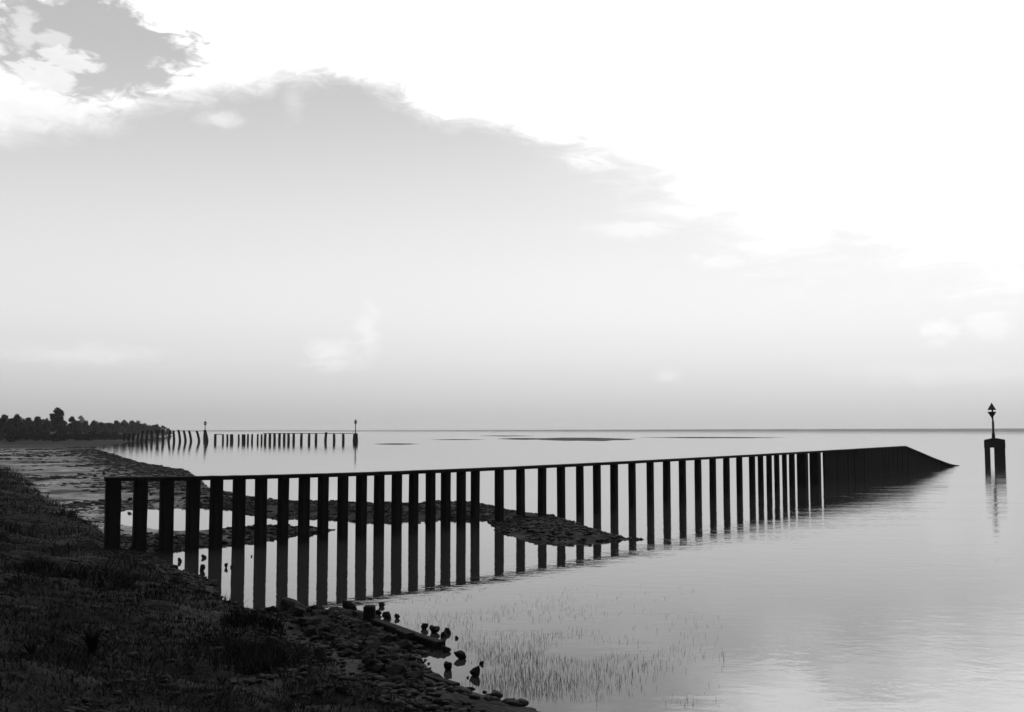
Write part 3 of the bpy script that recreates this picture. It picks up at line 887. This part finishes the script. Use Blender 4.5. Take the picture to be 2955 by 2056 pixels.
# ------------------------------------------------------------------ trees on the far shore
def tree(px, wpx, top, d, label, group=None, pale=False, seed=0, bush=False, ball=False):
    r_ = random.Random(seed)
    m = d / FPX
    x = (px - CX) * m; z0 = max(gz(x, d), 0.0)
    ztop = CAM_H + (HORIZON - top) * m
    H = max(1.5, ztop - z0); W_ = wpx * m / 2
    o = empty('bush' if bush else 'tree', (x, d, z0)); tag(o, label, 'bush' if bush else 'tree', group)
    th = H * (.25 if bush else .45)
    rings = [circle(H * .035 * k, z, 7, dx) for z, k, dx in ((-.3, 1.3, 0), (th * .5, 1, .05), (th, .7, .1), (H * .75, .25, .15))]
    V, Fc = loft(rings)
    for b in range(4):
        a = r_.uniform(0, 6.28); e = (math.cos(a) * W_ * .6, math.sin(a) * W_ * .6)
        vv, ff = loft([circle(H * .016, th * .8 + .0, 5, .08), circle(H * .006, H * r_.uniform(.55, .8), 5, e[0], e[1])])
        off = len(V); V += vv; Fc += [tuple(i + off for i in f) for f in ff]
    link('trunk', mesh('trunk', V, Fc), M_BARK, o)
    lr = np.random.default_rng(seed + 50)
    zc0 = H * .03
    cl = []
    nc = 18 if bush else 34; W_ *= 1.35 if wpx < 45 or bush else 1.0
    for k in range(nc):
        a = lr.uniform(0, 6.28); t = lr.uniform(0, 1)
        zc = zc0 + (H - zc0) * (.12 + .76 * t)
        rad = W_ * math.sqrt(max(.05, 1 - (1.5 * max(0, t - .3)) ** 2)) * lr.uniform(.1, .8)
        cl.append((math.cos(a) * rad, math.sin(a) * rad, zc, lr.uniform(.16, .34) * min(W_, H * .5)))
    cl.append((0, 0, H - W_ * .3, W_ * .34))
    if ball:
        for q in range(40):
            v = lr.normal(size=3); v *= lr.uniform(.3, .8) * W_ / np.linalg.norm(v)
            cl.append((v[0], v[1], H - W_ * .95 + v[2], lr.uniform(.18, .3) * W_))
    n = 3500 if ball else 2200 if wpx > 30 else 1500
    ci = lr.integers(0, len(cl), n); C = np.array(cl)[ci]
    dirs = lr.normal(size=(n, 3)); dirs /= np.linalg.norm(dirs, axis=1)[:, None]
    pos = C[:, :3] + dirs * (C[:, 3] * lr.uniform(.35, 1.05, n))[:, None] * np.array([1, 1, .85])
    pos[:, 2] = np.clip(pos[:, 2], .05, H)
    s = lr.uniform(.5, 1.0, n) * max(W_, H * .4) * .15
    t1 = lr.normal(size=(n, 3)); t1 /= np.linalg.norm(t1, axis=1)[:, None]
    t2 = np.cross(t1, dirs); t2 /= (np.linalg.norm(t2, axis=1)[:, None] + 1e-6)
    Vv = np.stack([pos - t1 * s[:, None], pos + t2 * s[:, None] * .6, pos + t1 * s[:, None], pos - t2 * s[:, None] * .6], 1).reshape(-1, 3)
    Ff = np.arange(n * 4).reshape(n, 4)
    link('crown', mesh_np('crown', Vv, Ff), M_HAZED_LEAF if pale else M_LEAF, o)

tree(167, 46, 1176, 300, 'tall round tree standing above the treeline on the left shore', seed=1, ball=True)
tree(210, 32, 1201, 310, 'low dome-shaped tree just right of the tall round tree', seed=2)
tree(236, 24, 1199, 900, 'pale hazy tree showing behind the treeline right of the dome-shaped tree', pale=True, seed=3)
k = 10
for px, w, top, d in ((-120, 60, 1190, 260), (-70, 55, 1196, 270), (-25, 50, 1192, 265), (15, 46, 1196, 270), (52, 44, 1195, 270), (85, 36, 1204, 280), (112, 34, 1201, 285), (137, 26, 1207, 290),
        (188, 26, 1214, 320), (226, 28, 1213, 350), (250, 30, 1214, 380), (274, 30, 1212, 390), (296, 28, 1218, 400), (318, 26, 1219, 410), (338, 30, 1212, 420), (360, 30, 1210, 430), (382, 30, 1212, 440),
        (401, 28, 1213, 450), (420, 22, 1221, 500), (434, 20, 1226, 520), (455, 26, 1224, 540), (472, 24, 1228, 560), (488, 18, 1236, 620)):
    tree(px, w, top, d, 'low dark tree of the treeline along the left shore', 'trees of the far treeline', seed=k); k += 1
for i_ in range(30):
    px = -130 + i_ * 20 + random.uniform(-5, 5)
    top = np.interp(px, [-130, 60, 140, 250, 330, 400, 440, 480], [1201, 1207, 1212, 1220, 1219, 1220, 1229, 1236]) + random.uniform(-3, 3)
    if px < 480: tree(px, 34, top, np.interp(px, [-130, 480], [330, 640]), 'low dark tree of the treeline along the left shore', 'trees of the far treeline', seed=k); k += 1
for px, w, top, d in ((30, 60, 1226, 215), (75, 50, 1232, 220), (130, 50, 1236, 225), (180, 40, 1240, 230), (225, 40, 1243, 238), (270, 40, 1245, 246), (305, 34, 1247, 252), (335, 30, 1249, 262), (365, 24, 1250, 275), (388, 20, 1250, 290), (-30, 60, 1226, 215)):
    tree(px, w, top, d, 'low dark bush in front of the treeline on the left shore', 'shore bushes', seed=k, bush=True); k += 1

for i_ in range(26):
    px = -60 + i_ * 17 + random.uniform(-6, 6)
    d_ = np.interp(px, [-60, 60, 200, 380], [190, 205, 225, 275]) + random.uniform(-12, 25)
    tree(px, random.uniform(20, 46), np.interp(px, [-60, 200, 380], [1240, 1252, 1256]) + random.uniform(-5, 7), d_, 'low dark bush in front of the treeline on the left shore', 'shore bushes', seed=k, bush=True); k += 1

# ------------------------------------------------------------------ haze over the water
def haze_box():
    a, b, y0, y1, z0, z1 = -7200, 7200, -1700, 7200, -1.7, 26.0
    V = [(a, y0, z0), (b, y0, z0), (b, y1, z0), (a, y1, z0), (a, y0, z1), (b, y0, z1), (b, y1, z1), (a, y1, z1)]
    Fc = [(0, 3, 2, 1), (4, 5, 6, 7), (0, 1, 5, 4), (1, 2, 6, 5), (2, 3, 7, 6), (3, 0, 4, 7)]
    m = bpy.data.materials.new('haze'); m.use_nodes = True; t = m.node_tree; t.nodes.clear()
    o_ = t.nodes.new('ShaderNodeOutputMaterial'); v = t.nodes.new('ShaderNodeVolumePrincipled')
    v.inputs['Color'].default_value = (.9, .9, .9, 1); v.inputs['Density'].default_value = 0.00010; v.inputs['Anisotropy'].default_value = 0.2
    t.links.new(v.outputs[0], o_.inputs['Volume'])
    o = link('haze', mesh('haze', V, Fc), m); o['kind'] = 'stuff'
    tag(o, 'thin pale haze lying over the water and far shore', 'haze')
haze_box()
